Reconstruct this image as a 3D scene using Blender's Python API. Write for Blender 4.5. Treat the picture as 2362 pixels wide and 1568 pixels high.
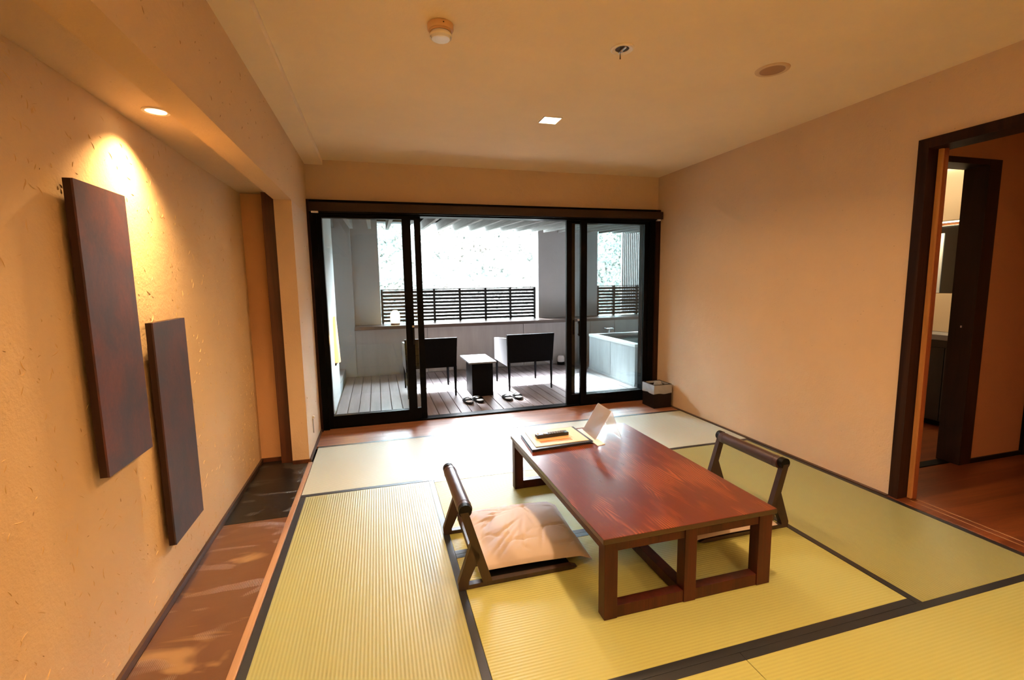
import bpy, bmesh, math, random
from mathutils import Vector, Matrix, Euler

S = bpy.context.scene
C = S.collection
for o in list(bpy.data.objects):
    bpy.data.objects.remove(o)
PI = math.pi

# ------------------------------------------------------------------ camera
cd = bpy.data.cameras.new('camera')
cd.sensor_fit = 'HORIZONTAL'; cd.sensor_width = 36.0
cd.lens = 1081.42 / 2362 * 36.0
cd.clip_start = 0.05; cd.clip_end = 600
cam = bpy.data.objects.new('camera', cd); C.objects.link(cam)
_p, _y, _r = -0.122617, 0.278174, -0.0152878
fw = Vector((math.sin(_y)*math.cos(_p), math.cos(_y)*math.cos(_p), math.sin(_p)))
rt = Vector((math.cos(_y), -math.sin(_y), 0)); up = rt.cross(fw)
r2 = rt*math.cos(_r) + up*math.sin(_r); u2 = -rt*math.sin(_r) + up*math.cos(_r)
M = Matrix((r2, u2, -fw)).transposed().to_4x4(); M.translation = Vector((0, 0, 1.4))
cam.matrix_world = M
S.camera = cam

# ------------------------------------------------------------------ exposure, sky, lamps
S.view_settings.view_transform = 'Standard'
S.view_settings.look = 'None'
S.view_settings.gamma = 1.0
S.view_settings.use_curve_mapping = False
S.view_settings.exposure = 0.06

W = bpy.data.worlds.new('overcast_sky'); S.world = W; W.use_nodes = True
bg = W.node_tree.nodes['Background']
bg.inputs[0].default_value = (0.86, 0.93, 1.0, 1); bg.inputs[1].default_value = 72.0

def lamp(name, kind, loc, energy, col, rot=(0, 0, 0), **kw):
    d = bpy.data.lights.new(name, kind); d.energy = energy; d.color = col
    for k, v in kw.items(): setattr(d, k, v)
    o = bpy.data.objects.new(name, d); C.objects.link(o); o.location = loc; o.rotation_euler = rot
    return o
WARM = (1.0, 0.60, 0.27)
sun = lamp('hazy_sun', 'SUN', (0, 20, 20), 95.0, (0.95, 0.97, 1.0), angle=math.radians(10))
sun.rotation_euler = Vector((0.20, -0.85, -0.82)).to_track_quat('-Z', 'Y').to_euler()
CEIL_LIGHTS = [(1.244, 3.283), (1.244, 1.30), (1.244, -0.70)]
for i, (x, y) in enumerate(CEIL_LIGHTS):
    lamp('downlight_lamp', 'AREA', (x, y, 2.532), 29.0, (1.0, 0.60, 0.30), shape='SQUARE', size=0.11, spread=math.radians(150))
# recessed spot in the alcove soffit, and its twin further forward (out of frame)
lamp('alcove_spot_lamp', 'SPOT', (-0.80, 2.29, 2.085), 225.0, (1.0, 0.62, 0.27), spot_size=math.radians(124), spot_blend=1.0, shadow_soft_size=0.025)
lamp('alcove_spot_lamp', 'SPOT', (-0.80, 0.25, 2.085), 75.0, (1.0, 0.62, 0.27), spot_size=math.radians(124), spot_blend=1.0, shadow_soft_size=0.025)
# added fill light behind the camera, aimed up to brighten the ceiling
lamp('added_ceiling_fill', 'AREA', (1.75, -1.5, 1.9), 135.0, (1.0, 0.66, 0.38), rot=(PI-0.18, 0, 0), shape='RECTANGLE', size=2.2, size_y=0.15, spread=math.radians(85))
# hall ceiling lamp and the wash-basin lamps in the room beyond
lamp('hall_lamp', 'AREA', (3.75, 1.2, 2.40), 2.2, WARM, shape='DISK', size=0.12)

# ------------------------------------------------------------------ material helpers
def mat(name, col, rough=0.5, metal=0.0, spec=0.5, coat=0.0, emit=None, estr=0.0):
    m = bpy.data.materials.new(name); m.use_nodes = True
    b = m.node_tree.nodes['Principled BSDF']
    b.inputs['Base Color'].default_value = (*col, 1)
    b.inputs['Roughness'].default_value = rough
    b.inputs['Metallic'].default_value = metal
    b.inputs['Specular IOR Level'].default_value = spec
    b.inputs['Coat Weight'].default_value = coat
    b.inputs['Coat Roughness'].default_value = 0.15
    if emit:
        b.inputs['Emission Color'].default_value = (*emit, 1); b.inputs['Emission Strength'].default_value = estr
    return m
def nd(m, t, **kw):
    n = m.node_tree.nodes.new(t)
    for k, v in kw.items():
        if hasattr(n, k) and not isinstance(v, tuple): setattr(n, k, v)
    return n
def lk(m, a, b): m.node_tree.links.new(a, b)
def bsdf(m): return m.node_tree.nodes['Principled BSDF']
def coords(m, scale=(1, 1, 1), rot=(0, 0, 0), kind='Object'):
    tc = nd(m, 'ShaderNodeTexCoord'); mp = nd(m, 'ShaderNodeMapping')
    mp.inputs['Scale'].default_value = scale; mp.inputs['Rotation'].default_value = rot
    if kind == 'World':
        g = nd(m, 'ShaderNodeNewGeometry'); lk(m, g.outputs['Position'], mp.inputs[0])
    else:
        lk(m, tc.outputs[kind], mp.inputs[0])
    return mp.outputs[0]
def noise(m, vec, scale, detail=4, rough=0.55, dist=0.0):
    n = nd(m, 'ShaderNodeTexNoise'); lk(m, vec, n.inputs['Vector'])
    n.inputs['Scale'].default_value = scale; n.inputs['Detail'].default_value = detail
    n.inputs['Roughness'].default_value = rough; n.inputs['Distortion'].default_value = dist
    return n.outputs['Fac']
def wave(m, vec, scale, dist=0.0, detail=2, axis='X', dscale=1.0, profile='SIN'):
    n = nd(m, 'ShaderNodeTexWave'); n.bands_direction = axis; n.wave_profile = profile
    lk(m, vec, n.inputs['Vector']); n.inputs['Scale'].default_value = scale
    n.inputs['Distortion'].default_value = dist; n.inputs['Detail'].default_value = detail
    n.inputs['Detail Scale'].default_value = dscale
    return n.outputs['Fac']
def ramp(m, fac, stops):
    n = nd(m, 'ShaderNodeValToRGB'); lk(m, fac, n.inputs[0])
    e = n.color_ramp.elements
    while len(e) < len(stops): e.new(0.5)
    for i, (p, c) in enumerate(stops):
        e[i].position = p; e[i].color = (*c, 1) if len(c) == 3 else c
    return n.outputs[0]
def mixc(m, fac, a, b, blend='MIX'):
    n = nd(m, 'ShaderNodeMix'); n.data_type = 'RGBA'; n.blend_type = blend
    for s, v in ((0, fac), (6, a), (7, b)):
        if isinstance(v, (int, float)): n.inputs[s].default_value = v
        elif isinstance(v, tuple): n.inputs[s].default_value = (*v, 1)
        else: lk(m, v, n.inputs[s])
    return n.outputs[2]
def math_(m, op, a, b=0.0):
    n = nd(m, 'ShaderNodeMath'); n.operation = op
    for s, v in ((0, a), (1, b)):
        if isinstance(v, (int, float)): n.inputs[s].default_value = v
        else: lk(m, v, n.inputs[s])
    return n.outputs[0]
def bump(m, h, strength=0.3, dist=0.01):
    n = nd(m, 'ShaderNodeBump'); n.inputs['Strength'].default_value = strength; n.inputs['Distance'].default_value = dist
    lk(m, h, n.inputs['Height']); lk(m, n.outputs[0], bsdf(m).inputs['Normal'])
def setcol(m, c): lk(m, c, bsdf(m).inputs['Base Color'])

# ---- plaster walls with fine relief and tiny straw tones
def plaster(name, col, fleck=0.5, rel=0.25):
    m = mat(name, col, 0.85, spec=0.25)
    v = coords(m, kind='World')
    big = noise(m, v, 1.6, 3); fine = noise(m, v, 90, 4, 0.6); mid = noise(m, v, 14, 4, 0.6)
    dark = tuple(c*0.90 for c in col); light = tuple(min(1, c*1.08) for c in col)
    c1 = mixc(m, big, dark, light)
    c2 = mixc(m, math_(m, 'MULTIPLY', mid, 0.22), c1, tuple(c*0.8 for c in col))
    # little straw specks
    vo = nd(m, 'ShaderNodeTexVoronoi'); vo.feature = 'F1'; lk(m, v, vo.inputs['Vector']); vo.inputs['Scale'].default_value = 24
    sp = ramp(m, vo.outputs['Distance'], [(0.0, (1, 1, 1)), (0.075, (1, 1, 1)), (0.11, (0, 0, 0)), (1, (0, 0, 0))])
    nm = ramp(m, noise(m, v, 7, 2), [(0, (0, 0, 0)), (0.53, (0, 0, 0)), (0.58, (1, 1, 1)), (1, (1, 1, 1))])
    f = math_(m, 'MULTIPLY', math_(m, 'MULTIPLY', sp, nm), fleck)
    setcol(m, mixc(m, f, c2, tuple(c*0.55 for c in col)))
    hh = math_(m, 'ADD', math_(m, 'MULTIPLY', fine, 0.5), mid)
    bump(m, hh, rel, 0.012)
    return m
M_wall = plaster('straw_plaster', (0.60, 0.45, 0.315))
M_wall_end = plaster('lamplight_tinted_plaster', (0.58, 0.33, 0.17))  # wall plaster reddened, warm lamplight put into its colour
M_wall_left = plaster('coarse_straw_plaster', (0.62, 0.44, 0.26), 0.35, 0.28)
M_ceiling = plaster('cream_ceiling', (0.90, 0.75, 0.54), 0.0, 0.12)
M_balc = plaster('grey_stucco', (0.47, 0.48, 0.485), 0.0, 0.2)
M_white_wall = plaster('white_stucco', (0.80, 0.80, 0.79), 0.0, 0.15)
M_straw = mat('straw', (0.62, 0.42, 0.19), 0.7)
M_straw2 = mat('dark_straw', (0.36, 0.23, 0.11), 0.7)

def wood(name, dark, light, axis='Y', scale=1.0, rough=0.4, coat=0.0, spec=0.5, cont=1.0, rel=0.08):
    m = mat(name, dark, rough, coat=coat, spec=spec)
    st = {'X': (0.06, 1, 1), 'Y': (1, 0.06, 1), 'Z': (1, 1, 0.06)}[axis]
    v = coords(m, st, kind='World')
    n1 = noise(m, v, 9*scale, 6, 0.62, 0.8); n2 = noise(m, v, 70*scale, 4, 0.6)
    f = ramp(m, n1, [(0.0, dark), (0.40, dark), (0.52 + 0.05*cont, light), (0.62, tuple((a+b)/2 for a, b in zip(dark, light))), (1.0, light)])
    c = mixc(m, math_(m, 'MULTIPLY', n2, 0.55), f, tuple(d*0.6 for d in dark))
    setcol(m, c); bump(m, n2, rel, 0.003)
    return m
M_dark_wood = wood('dark_stained_wood', (0.012, 0.006, 0.004), (0.022, 0.010, 0.007), 'Z', 1.2, 0.45, spec=0.25)
M_jamb = wood('jamb_wood', (0.016, 0.007, 0.005), (0.034, 0.015, 0.009), 'Z', 1.2, 0.5, spec=0.08)
M_trim = wood('tatami_trim_wood', (0.050, 0.027, 0.020), (0.085, 0.045, 0.032), 'Y', 1.2, 0.35)
M_floor_wood = wood('window_side_floorboard', (0.25, 0.10, 0.055), (0.42, 0.19, 0.10), 'X', 1.3, 0.34, coat=0.15)
M_hall_wood = wood('hall_floorboard', (0.13, 0.035, 0.014), (0.27, 0.085, 0.03), 'X', 0.8, 0.3, coat=0.1)
M_pale_wood = wood('pale_edge_wood', (0.30, 0.16, 0.085), (0.44, 0.26, 0.14), 'Y', 1.0, 0.45)
M_post_red = wood('alcove_post_wood', (0.055, 0.018, 0.010), (0.12, 0.04, 0.018), 'Z', 1.0, 0.4)
M_counter = wood('counter_wood', (0.045, 0.028, 0.022), (0.085, 0.055, 0.042), 'X', 1.0, 0.35)
M_deck = wood('deck_board', (0.23, 0.19, 0.19), (0.35, 0.30, 0.30), 'Y', 1.2, 0.42, rel=0.2)
M_beam = wood('weathered_beam', (0.17, 0.165, 0.16), (0.27, 0.265, 0.255), 'Y', 1.0, 0.7)
M_door_edge = wood('sliding_door_edge_wood', (0.40, 0.19, 0.07), (0.55, 0.28, 0.11), 'Z', 1.0, 0.5)
M_door_red = wood('sliding_door_face_wood', (0.20, 0.05, 0.02), (0.27, 0.08, 0.03), 'Z', 1.0, 0.5)

# ---- table top: cathedral grain running along y
def table_wood(name, rough, coat):
    m = mat(name, (0.16, 0.03, 0.012), rough, coat=coat)
    g = nd(m, 'ShaderNodeNewGeometry'); sp = nd(m, 'ShaderNodeSeparateXYZ'); lk(m, g.outputs['Position'], sp.inputs[0])
    X, Y = sp.outputs[0], sp.outputs[1]
    bw = 0.434                                     # three jointed boards, each plain sawn
    rel = math_(m, 'DIVIDE', math_(m, 'SUBTRACT', X, 0.830), bw)
    idx = math_(m, 'FLOOR', rel)
    loc = math_(m, 'MULTIPLY', math_(m, 'SUBTRACT', math_(m, 'FRACT', rel), 0.5), bw)
    vv = nd(m, 'ShaderNodeCombineXYZ'); lk(m, math_(m, 'MULTIPLY', X, 2.2), vv.inputs[0]); lk(m, math_(m, 'MULTIPLY', Y, 0.9), vv.inputs[1]); lk(m, math_(m, 'MULTIPLY', idx, 7.3), vv.inputs[2])
    n1 = noise(m, vv.outputs[0], 1.7, 2, 0.5); n2 = noise(m, vv.outputs[0], 8.0, 3, 0.6)
    off = math_(m, 'MULTIPLY', math_(m, 'SUBTRACT', n1, 0.5), 0.17)
    x2 = math_(m, 'ADD', loc, off)
    r = math_(m, 'SQRT', math_(m, 'ADD', math_(m, 'MULTIPLY', x2, x2), 0.0012))
    yy = math_(m, 'MULTIPLY', Y, 0.050)
    tot = math_(m, 'ADD', math_(m, 'SUBTRACT', r, yy), math_(m, 'MULTIPLY', n2, 0.009))
    ring = math_(m, 'FRACT', math_(m, 'MULTIPLY', tot, 84.0))
    line = ramp(m, ring, [(0, (0, 0, 0)), (0.30, (0.05, 0.05, 0.05)), (0.72, (1, 1, 1)), (0.86, (0.8, 0.8, 0.8)), (1.0, (0, 0, 0))])
    mk = ramp(m, noise(m, coords(m, (1, 0.30, 1), kind='World'), 5.5, 3, 0.6), [(0, (0, 0, 0)), (0.50, (0.02, 0.02, 0.02)), (0.60, (1, 1, 1)), (1, (1, 1, 1))])
    fine = noise(m, coords(m, (1, 0.03, 1), kind='World'), 170, 3, 0.6)
    blot = noise(m, coords(m, (1, 0.35, 1), kind='World'), 4.5, 4, 0.6)
    base = mixc(m, blot, (0.060, 0.012, 0.008), (0.17, 0.030, 0.013))
    c = mixc(m, math_(m, 'MULTIPLY', line, 0.22), base, (0.05, 0.010, 0.007))
    c = mixc(m, math_(m, 'MULTIPLY', math_(m, 'MULTIPLY', line, mk), 0.8), c, (0.46, 0.125, 0.040))
    c = mixc(m, math_(m, 'MULTIPLY', fine, 0.35), c, (0.050, 0.010, 0.006))
    sn_ = nd(m, 'ShaderNodeSeparateXYZ'); lk(m, g.outputs['True Normal'], sn_.inputs[0])
    side = math_(m, 'LESS_THAN', sn_.outputs[2], 0.3)      # edges and underside: darker colour
    c = mixc(m, side, c, (0.030, 0.008, 0.005))
    setcol(m, c)
    rr = math_(m, 'ADD', math_(m, 'MULTIPLY', fine, 0.12), rough - 0.06); lk(m, rr, bsdf(m).inputs['Roughness'])
    bump(m, fine, 0.05, 0.002)
    return m
M_table = table_wood('lacquered_table_top', 0.30, 0.35)
M_table_leg = wood('table_leg_wood', (0.030, 0.0065, 0.004), (0.064, 0.013, 0.007), 'Z', 1.4, 0.42, spec=0.3)
M_chair_wood = wood('floor_chair_wood', (0.019, 0.009, 0.007), (0.040, 0.018, 0.013), 'Z', 1.4, 0.4)

# ---- tatami
def tatami(name, axis, ca=(0.385, 0.395, 0.125), cb=(0.35, 0.365, 0.13)):
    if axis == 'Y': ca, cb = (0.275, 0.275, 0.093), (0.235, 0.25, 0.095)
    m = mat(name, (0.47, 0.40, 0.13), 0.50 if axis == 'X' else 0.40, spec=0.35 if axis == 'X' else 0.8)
    if 'faded' in name: bsdf(m).inputs['Specular IOR Level'].default_value = 0.6; bsdf(m).inputs['Roughness'].default_value = 0.42  # 'faded': back-row mats, window sheen put into their paler colours
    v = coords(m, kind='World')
    bsdf(m).inputs['Sheen Weight'].default_value = 0.9 if 'faded' in name else 0.3  # 'faded': back-row mats carrying the window sheen
    bsdf(m).inputs['Sheen Roughness'].default_value = 0.25; bsdf(m).inputs['Sheen Tint'].default_value = (0.9, 0.95, 1, 1)
    ribs = wave(m, v, 21.8, 0.12, 1, 'X' if axis == 'Y' else 'Y')      # ~14 mm ribs
    strand = noise(m, coords(m, (1, 25, 1) if axis == 'X' else (25, 1, 1), kind='World'), 26, 3, 0.6)
    blot = noise(m, v, 1.1, 3)
    cells = noise(m, coords(m, (40, 6, 1) if axis == 'X' else (6, 40, 1), kind='World'), 3, 2)
    a = mixc(m, blot, ca, cb)
    b = mixc(m, math_(m, 'MULTIPLY', math_(m, 'SUBTRACT', 1.0, ribs), 0.16), a, (0.22, 0.20, 0.05))
    c = mixc(m, math_(m, 'MULTIPLY', strand, 0.22), b, (0.42, 0.45, 0.20))
    setcol(m, c)
    h = math_(m, 'ADD', ribs, math_(m, 'MULTIPLY', strand, 0.25))
    bump(m, h, 0.35, 0.0022)
    return m
M_tat = {'X': tatami('tatami_weave_crosswise', 'X'), 'Y': tatami('tatami_weave_lengthwise', 'Y')}
M_tat['F'] = tatami('sheen_faded_tatami_weave', 'X', (0.50, 0.54, 0.48), (0.46, 0.51, 0.46))  # paler colours carry the window sheen on the back-row mats
M_heri = mat('navy_cloth_border', (0.010, 0.013, 0.020), 0.42, spec=0.6)
v = coords(M_heri, kind='World'); bump(M_heri, noise(M_heri, v, 400, 2), 0.3, 0.001)

# ---- lacquered alcove boards with combed arcs
def alcove(name, c0, c1, cb):
    m = mat(name, c0, 0.30, spec=0.5, coat=0.2)
    v = coords(m, kind='World')
    v2 = coords(m, (1.0, 2.6, 1), (0, 0, 0.5), kind='World')
    blot = noise(m, v2, 2.6, 5, 0.6, 1.2)
    patch = ramp(m, noise(m, v2, 3.1, 2, 0.5, 0.4), [(0, (0, 0, 0)), (0.56, (0, 0, 0)), (0.60, (1, 1, 1)), (0.70, (1, 1, 1)), (0.74, (0, 0, 0)), (1, (0, 0, 0))])
    cw = wave(m, v, 45, 3.5, 1, 'X', 0.12)
    c = mixc(m, blot, c0, c1)
    c = mixc(m, ramp(m, noise(m, v2, 2.0, 3, 0.5, 1.0), [(0, (0, 0, 0)), (0.60, (0, 0, 0)), (0.68, (0.6, 0.6, 0.6)), (1, (1, 1, 1))]), c, cb)
    comb = math_(m, 'MULTIPLY', cw, patch)
    c = mixc(m, math_(m, 'MULTIPLY', comb, 0.6), c, tuple(min(1, x*2.0+0.12) for x in c0))
    setcol(m, c)
    bump(m, math_(m, 'ADD', comb, math_(m, 'MULTIPLY', blot, 0.4)), 0.35, 0.004)
    return m
M_alc_brown = alcove('brushed_brown_lacquer', (0.080, 0.037, 0.021), (0.135, 0.064, 0.036), (0.34, 0.21, 0.10))
M_alc_black = alcove('brushed_black_lacquer', (0.006, 0.006, 0.007), (0.016, 0.015, 0.016), (0.05, 0.052, 0.055))
bsdf(M_alc_black).inputs['Coat Weight'].default_value = 0.0; bsdf(M_alc_black).inputs['Specular IOR Level'].default_value = 0.25

# ---- wall art boards
def artboard(name, a, b):
    m = mat(name, a, 0.48, spec=0.35)
    v = coords(m, (1, 1, 0.7), kind='World')
    n1 = noise(m, v, 5.5, 6, 0.7, 0.3); n2 = noise(m, coords(m, kind='World'), 60, 5, 0.7)
    c = mixc(m, ramp(m, n1, [(0, (0, 0, 0)), (0.38, (0, 0, 0)), (0.62, (1, 1, 1)), (1, (1, 1, 1))]), a, b); c = mixc(m, math_(m, 'MULTIPLY', n2, 0.7), c, tuple(x*0.5 for x in a))
    setcol(m, c); bump(m, n2, 0.15, 0.002)
    return m
M_art = artboard('russet_lacquer_board', (0.052, 0.036, 0.052), (0.15, 0.050, 0.045))
M_art_edge = mat('board_edge', (0.022, 0.007, 0.005), 0.45, spec=0.3)

M_black = mat('black_anodised_frame', (0.002, 0.0023, 0.0026), 0.4, spec=0.05)
M_black2 = mat('satin_black_wood', (0.004, 0.004, 0.004), 0.45, spec=0.12)
M_blind = mat('brown_blind_housing', (0.028, 0.015, 0.009), 0.5, spec=0.2)
M_white = mat('white_plastic', (0.90, 0.86, 0.80), 0.35)
M_white2 = mat('cold_white_plastic', (0.85, 0.88, 0.92), 0.25)
M_metal = mat('brushed_steel', (0.55, 0.55, 0.56), 0.28, 1.0)
M_dark = mat('dark_hollow', (0.05, 0.03, 0.015), 0.6)
M_leather = mat('brown_leather', (0.040, 0.018, 0.016), 0.33, spec=0.6)
v = coords(M_leather, kind='World'); bump(M_leather, noise(M_leather, v, 220, 3), 0.15, 0.001)
M_paper = mat('cream_paper', (0.72, 0.60, 0.38), 0.5)
M_paper_w = mat('white_paper', (0.80, 0.76, 0.70), 0.5)
M_binder = mat('black_binder', (0.010, 0.011, 0.016), 0.35)
M_remote = mat('black_remote_plastic', (0.012, 0.013, 0.013), 0.3)
M_button = mat('grey_rubber', (0.20, 0.20, 0.19), 0.5)
M_button_w = mat('pale_button', (0.7, 0.72, 0.7), 0.4)
M_sticker = mat('orange_print', (0.62, 0.24, 0.06), 0.5)
M_wicker = mat('black_rattan', (0.004, 0.004, 0.005), 0.55, spec=0.05)
M_wicker_arm = mat('sheen_lightened_rattan_arm', (0.16, 0.16, 0.17), 0.5)  # lighter than the backrest: reflected daylight put into the arm colour
v = coords(M_wicker, kind='World')
bump(M_wicker, math_(M_wicker, 'MULTIPLY', wave(M_wicker, v, 40, 0, 0, 'Z'), wave(M_wicker, v, 40, 0, 0, 'X')), 0.5, 0.003)
M_pad = mat('pale_insole', (0.42, 0.43, 0.42), 0.45)
M_table_grey = mat('dull_grey_tabletop', (0.13, 0.135, 0.14), 0.4)
M_stone = mat('pale_stone', (0.46, 0.47, 0.47), 0.5)
v = coords(M_stone, (1, 1, 0.25), kind='World'); sn = noise(M_stone, v, 9, 6, 0.7)
setcol(M_stone, mixc(M_stone, sn, (0.22, 0.235, 0.245), (0.56, 0.58, 0.59))); bump(M_stone, sn, 0.2, 0.004)
M_rim = mat('white_stone_rim', (0.75, 0.75, 0.74), 0.35)
M_water = mat('bath_water', (0.10, 0.16, 0.16), 0.05); bsdf(M_water).inputs['Transmission Weight'].default_value = 0.6
M_slat = mat('charcoal_slat', (0.012, 0.011, 0.011), 0.5, spec=0.2)
M_slat_v = mat('grey_screen_slat', (0.22, 0.21, 0.21), 0.6)
M_roof = mat('dark_roof_board', (0.018, 0.018, 0.020), 0.8)
M_panel = mat('parapet_board', (0.33, 0.32, 0.31), 0.7)
v = coords(M_panel, (1, 1, 0.15), kind='World'); setcol(M_panel, mixc(M_panel, noise(M_panel, v, 9, 4, 0.6), (0.25, 0.24, 0.235), (0.40, 0.39, 0.38)))
M_cream_tile = mat('cream_basin_wall', (0.80, 0.66, 0.45), 0.45)
M_mirror = mat('darkened_mirror', (0.10, 0.11, 0.12), 0.08, 1.0)  # dark washroom reflection put into the mirror's base colour
M_reflection_strip = mat('painted_pale_reflection', (0.55, 0.60, 0.62), 0.5)  # pale mirror reflection painted as a plain colour
M_cabinet = mat('charcoal_cabinet', (0.022, 0.022, 0.021), 0.4)
M_grey = mat('grey_worktop', (0.25, 0.27, 0.29), 0.35)
M_bag = mat('thin_white_bin_liner', (0.52, 0.55, 0.60), 0.25); bsdf(M_bag).inputs['Alpha'].default_value = 0.62
v = coords(M_bag, kind='World'); bump(M_bag, noise(M_bag, v, 45, 4, 0.6, 1.5), 0.7, 0.01)
M_bin = mat('dark_brown_bin', (0.010, 0.007, 0.007), 0.4, spec=0.2)
M_lit = mat('lit_diffuser', (1, 0.9, 0.7), 0.5, emit=(1, 0.86, 0.60), estr=9)
M_bulb = mat('lit_bulb', (1, 0.85, 0.6), 0.5, emit=(1, 0.80, 0.48), estr=16)
M_sconce = mat('glowing_paper', (1, 0.8, 0.5), 0.6, emit=(1.0, 0.52, 0.20), estr=2.2)
M_lantern = mat('glowing_lantern', (1, 0.85, 0.6), 0.6, emit=(1.0, 0.72, 0.42), estr=9)
M_chrome = mat('chrome', (0.8, 0.8, 0.82), 0.1, 1.0)
M_basin_lit = mat('lit_cabinet_underside', (1, 0.85, 0.55), 0.5, emit=(1, 0.74, 0.36), estr=2.2)

def glass(name, tint=(0.88, 0.915, 0.915)):
    m = bpy.data.materials.new(name); m.use_nodes = True
    t = m.node_tree; t.nodes.clear()
    out = t.nodes.new('ShaderNodeOutputMaterial'); mx = t.nodes.new('ShaderNodeMixShader')
    tr = t.nodes.new('ShaderNodeBsdfTransparent'); gl = t.nodes.new('ShaderNodeBsdfGlossy')
    fr = t.nodes.new('ShaderNodeFresnel'); fr.inputs[0].default_value = 1.6
    tr.inputs[0].default_value = (*tint, 1); gl.inputs['Roughness'].default_value = 0.0
    ge = t.nodes.new('ShaderNodeNewGeometry'); inv = t.nodes.new('ShaderNodeMath'); inv.operation = 'SUBTRACT'; inv.inputs[0].default_value = 1.0; mu = t.nodes.new('ShaderNodeMath'); mu.operation = 'MULTIPLY'
    t.links.new(ge.outputs['Backfacing'], inv.inputs[1]); t.links.new(inv.outputs[0], mu.inputs[0]); t.links.new(fr.outputs[0], mu.inputs[1]); t.links.new(mu.outputs[0], mx.inputs[0]); t.links.new(tr.outputs[0], mx.inputs[1]); t.links.new(gl.outputs[0], mx.inputs[2])
    t.links.new(mx.outputs[0], out.inputs[0])
    return m
M_glass = glass('window_glass')
M_acrylic = glass('clear_acrylic', (0.95, 0.97, 1.0))

# cushion cloth
M_cushion = mat('peach_cotton', (0.44, 0.375, 0.345), 0.6, spec=0.2)
bsdf(M_cushion).inputs['Sheen Weight'].default_value = 0.3
v = coords(M_cushion, kind='World'); bump(M_cushion, noise(M_cushion, v, 250, 3), 0.15, 0.001)

# ------------------------------------------------------------------ geometry helpers
WL = {}          # world location of every object made here
def newbm(): return bmesh.new()
def box(bm, x0, x1, y0, y1, z0, z1, bev=0.0):
    r = bmesh.ops.create_cube(bm, size=1.0)
    vs = r['verts']
    for v in vs:
        v.co = Vector((x0 if v.co.x < 0 else x1, y0 if v.co.y < 0 else y1, z0 if v.co.z < 0 else z1))
    if bev:
        es = list({e for v in vs for e in v.link_edges})
        bmesh.ops.bevel(bm, geom=es, offset=bev, segments=2, profile=0.6, affect='EDGES')
    return bm
def prism(bm, pts, d):
    """pts: closed outline (3-D), extruded by vector d"""
    d = Vector(d); a = [bm.verts.new(Vector(p)) for p in pts]; b = [bm.verts.new(Vector(p)+d) for p in pts]
    n = len(a)
    bm.faces.new(a); bm.faces.new(list(reversed(b)))
    for i in range(n): bm.faces.new((a[i], b[i], b[(i+1) % n], a[(i+1) % n]))
    return bm
def tube(bm, p0, p1, r0, r1=None, n=16, caps=True):
    r1 = r0 if r1 is None else r1
    p0 = Vector(p0); p1 = Vector(p1); q = (p1-p0).to_track_quat('Z', 'Y')
    A = []; B = []
    for i in range(n):
        a = 2*PI*i/n; c = Vector((math.cos(a), math.sin(a), 0))
        A.append(bm.verts.new(p0+q @ (c*r0))); B.append(bm.verts.new(p1+q @ (c*r1)))
    for i in range(n): bm.faces.new((A[i], A[(i+1) % n], B[(i+1) % n], B[i]))
    if caps: bm.faces.new(list(reversed(A))); bm.faces.new(B)
    return bm
def lathe(bm, prof, c, n=32):
    """prof: list of (r, z) ; revolve about the vertical through c"""
    rings = []
    for r, z in prof:
        if r < 1e-6: rings.append([bm.verts.new((c[0], c[1], c[2]+z))])
        else: rings.append([bm.verts.new((c[0]+r*math.cos(2*PI*i/n), c[1]+r*math.sin(2*PI*i/n), c[2]+z)) for i in range(n)])
    for a, b in zip(rings, rings[1:]):
        for i in range(n):
            j = (i+1) % n
            f = [a[i % len(a)], a[j % len(a)], b[j % len(b)], b[i % len(b)]]
            f2 = []
            for q in f:
                if q not in f2: f2.append(q)
            if len(f2) > 2: bm.faces.new(f2)
    return bm
def grid(bm, fn, nu, nv, closed_u=False):
    vs = [[bm.verts.new(fn(i/(nu if closed_u else nu-1), j/(nv-1))) for j in range(nv)] for i in range(nu)]
    for i in range(nu if closed_u else nu-1):
        for j in range(nv-1):
            a = vs[i]; b = vs[(i+1) % nu]
            bm.faces.new((a[j], b[j], b[j+1], a[j+1]))
    return bm
def obj(name, bm, m, parent=None, smooth=False, origin='base', keep=False):
    bmesh.ops.recalc_face_normals(bm, faces=bm.faces[:])
    xs = [v.co.x for v in bm.verts]; ys = [v.co.y for v in bm.verts]; zs = [v.co.z for v in bm.verts]
    o0 = Vector(((min(xs)+max(xs))/2, (min(ys)+max(ys))/2, min(zs)))
    for v in bm.verts: v.co -= o0
    me = bpy.data.meshes.new(name); bm.to_mesh(me); bm.free()
    me.materials.append(m)
    if smooth:
        for p in me.polygons: p.use_smooth = True
        try: me.set_sharp_from_angle(angle=math.radians(40))
        except Exception: pass
    o = bpy.data.objects.new(name, me); C.objects.link(o); WL[o] = o0
    if parent is not None:
        o.parent = parent; o.location = o0 - WL[parent]
    else: o.location = o0
    return o
def thing(name, label, cat, loc, group=None):
    o = bpy.data.objects.new(name, None); C.objects.link(o); o.location = loc; WL[o] = Vector(loc)
    o.empty_display_size = 0.05
    return tag(o, label, cat, group)
def tag(o, label, cat, group=None):
    o['label'] = label; o['category'] = cat
    if group: o['group'] = group
    return o
def struct(name, bm, m, smooth=False, parent=None):
    o = obj(name, bm, m, parent, smooth)
    if parent is None: o['kind'] = 'structure'
    return o
def sroot(name, loc):
    o = bpy.data.objects.new(name, None); C.objects.link(o); o.location = loc; WL[o] = Vector(loc); o['kind'] = 'structure'
    o.empty_display_size = 0.05
    return o
def B(*a, **k): return box(newbm(), *a, **k)
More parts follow.
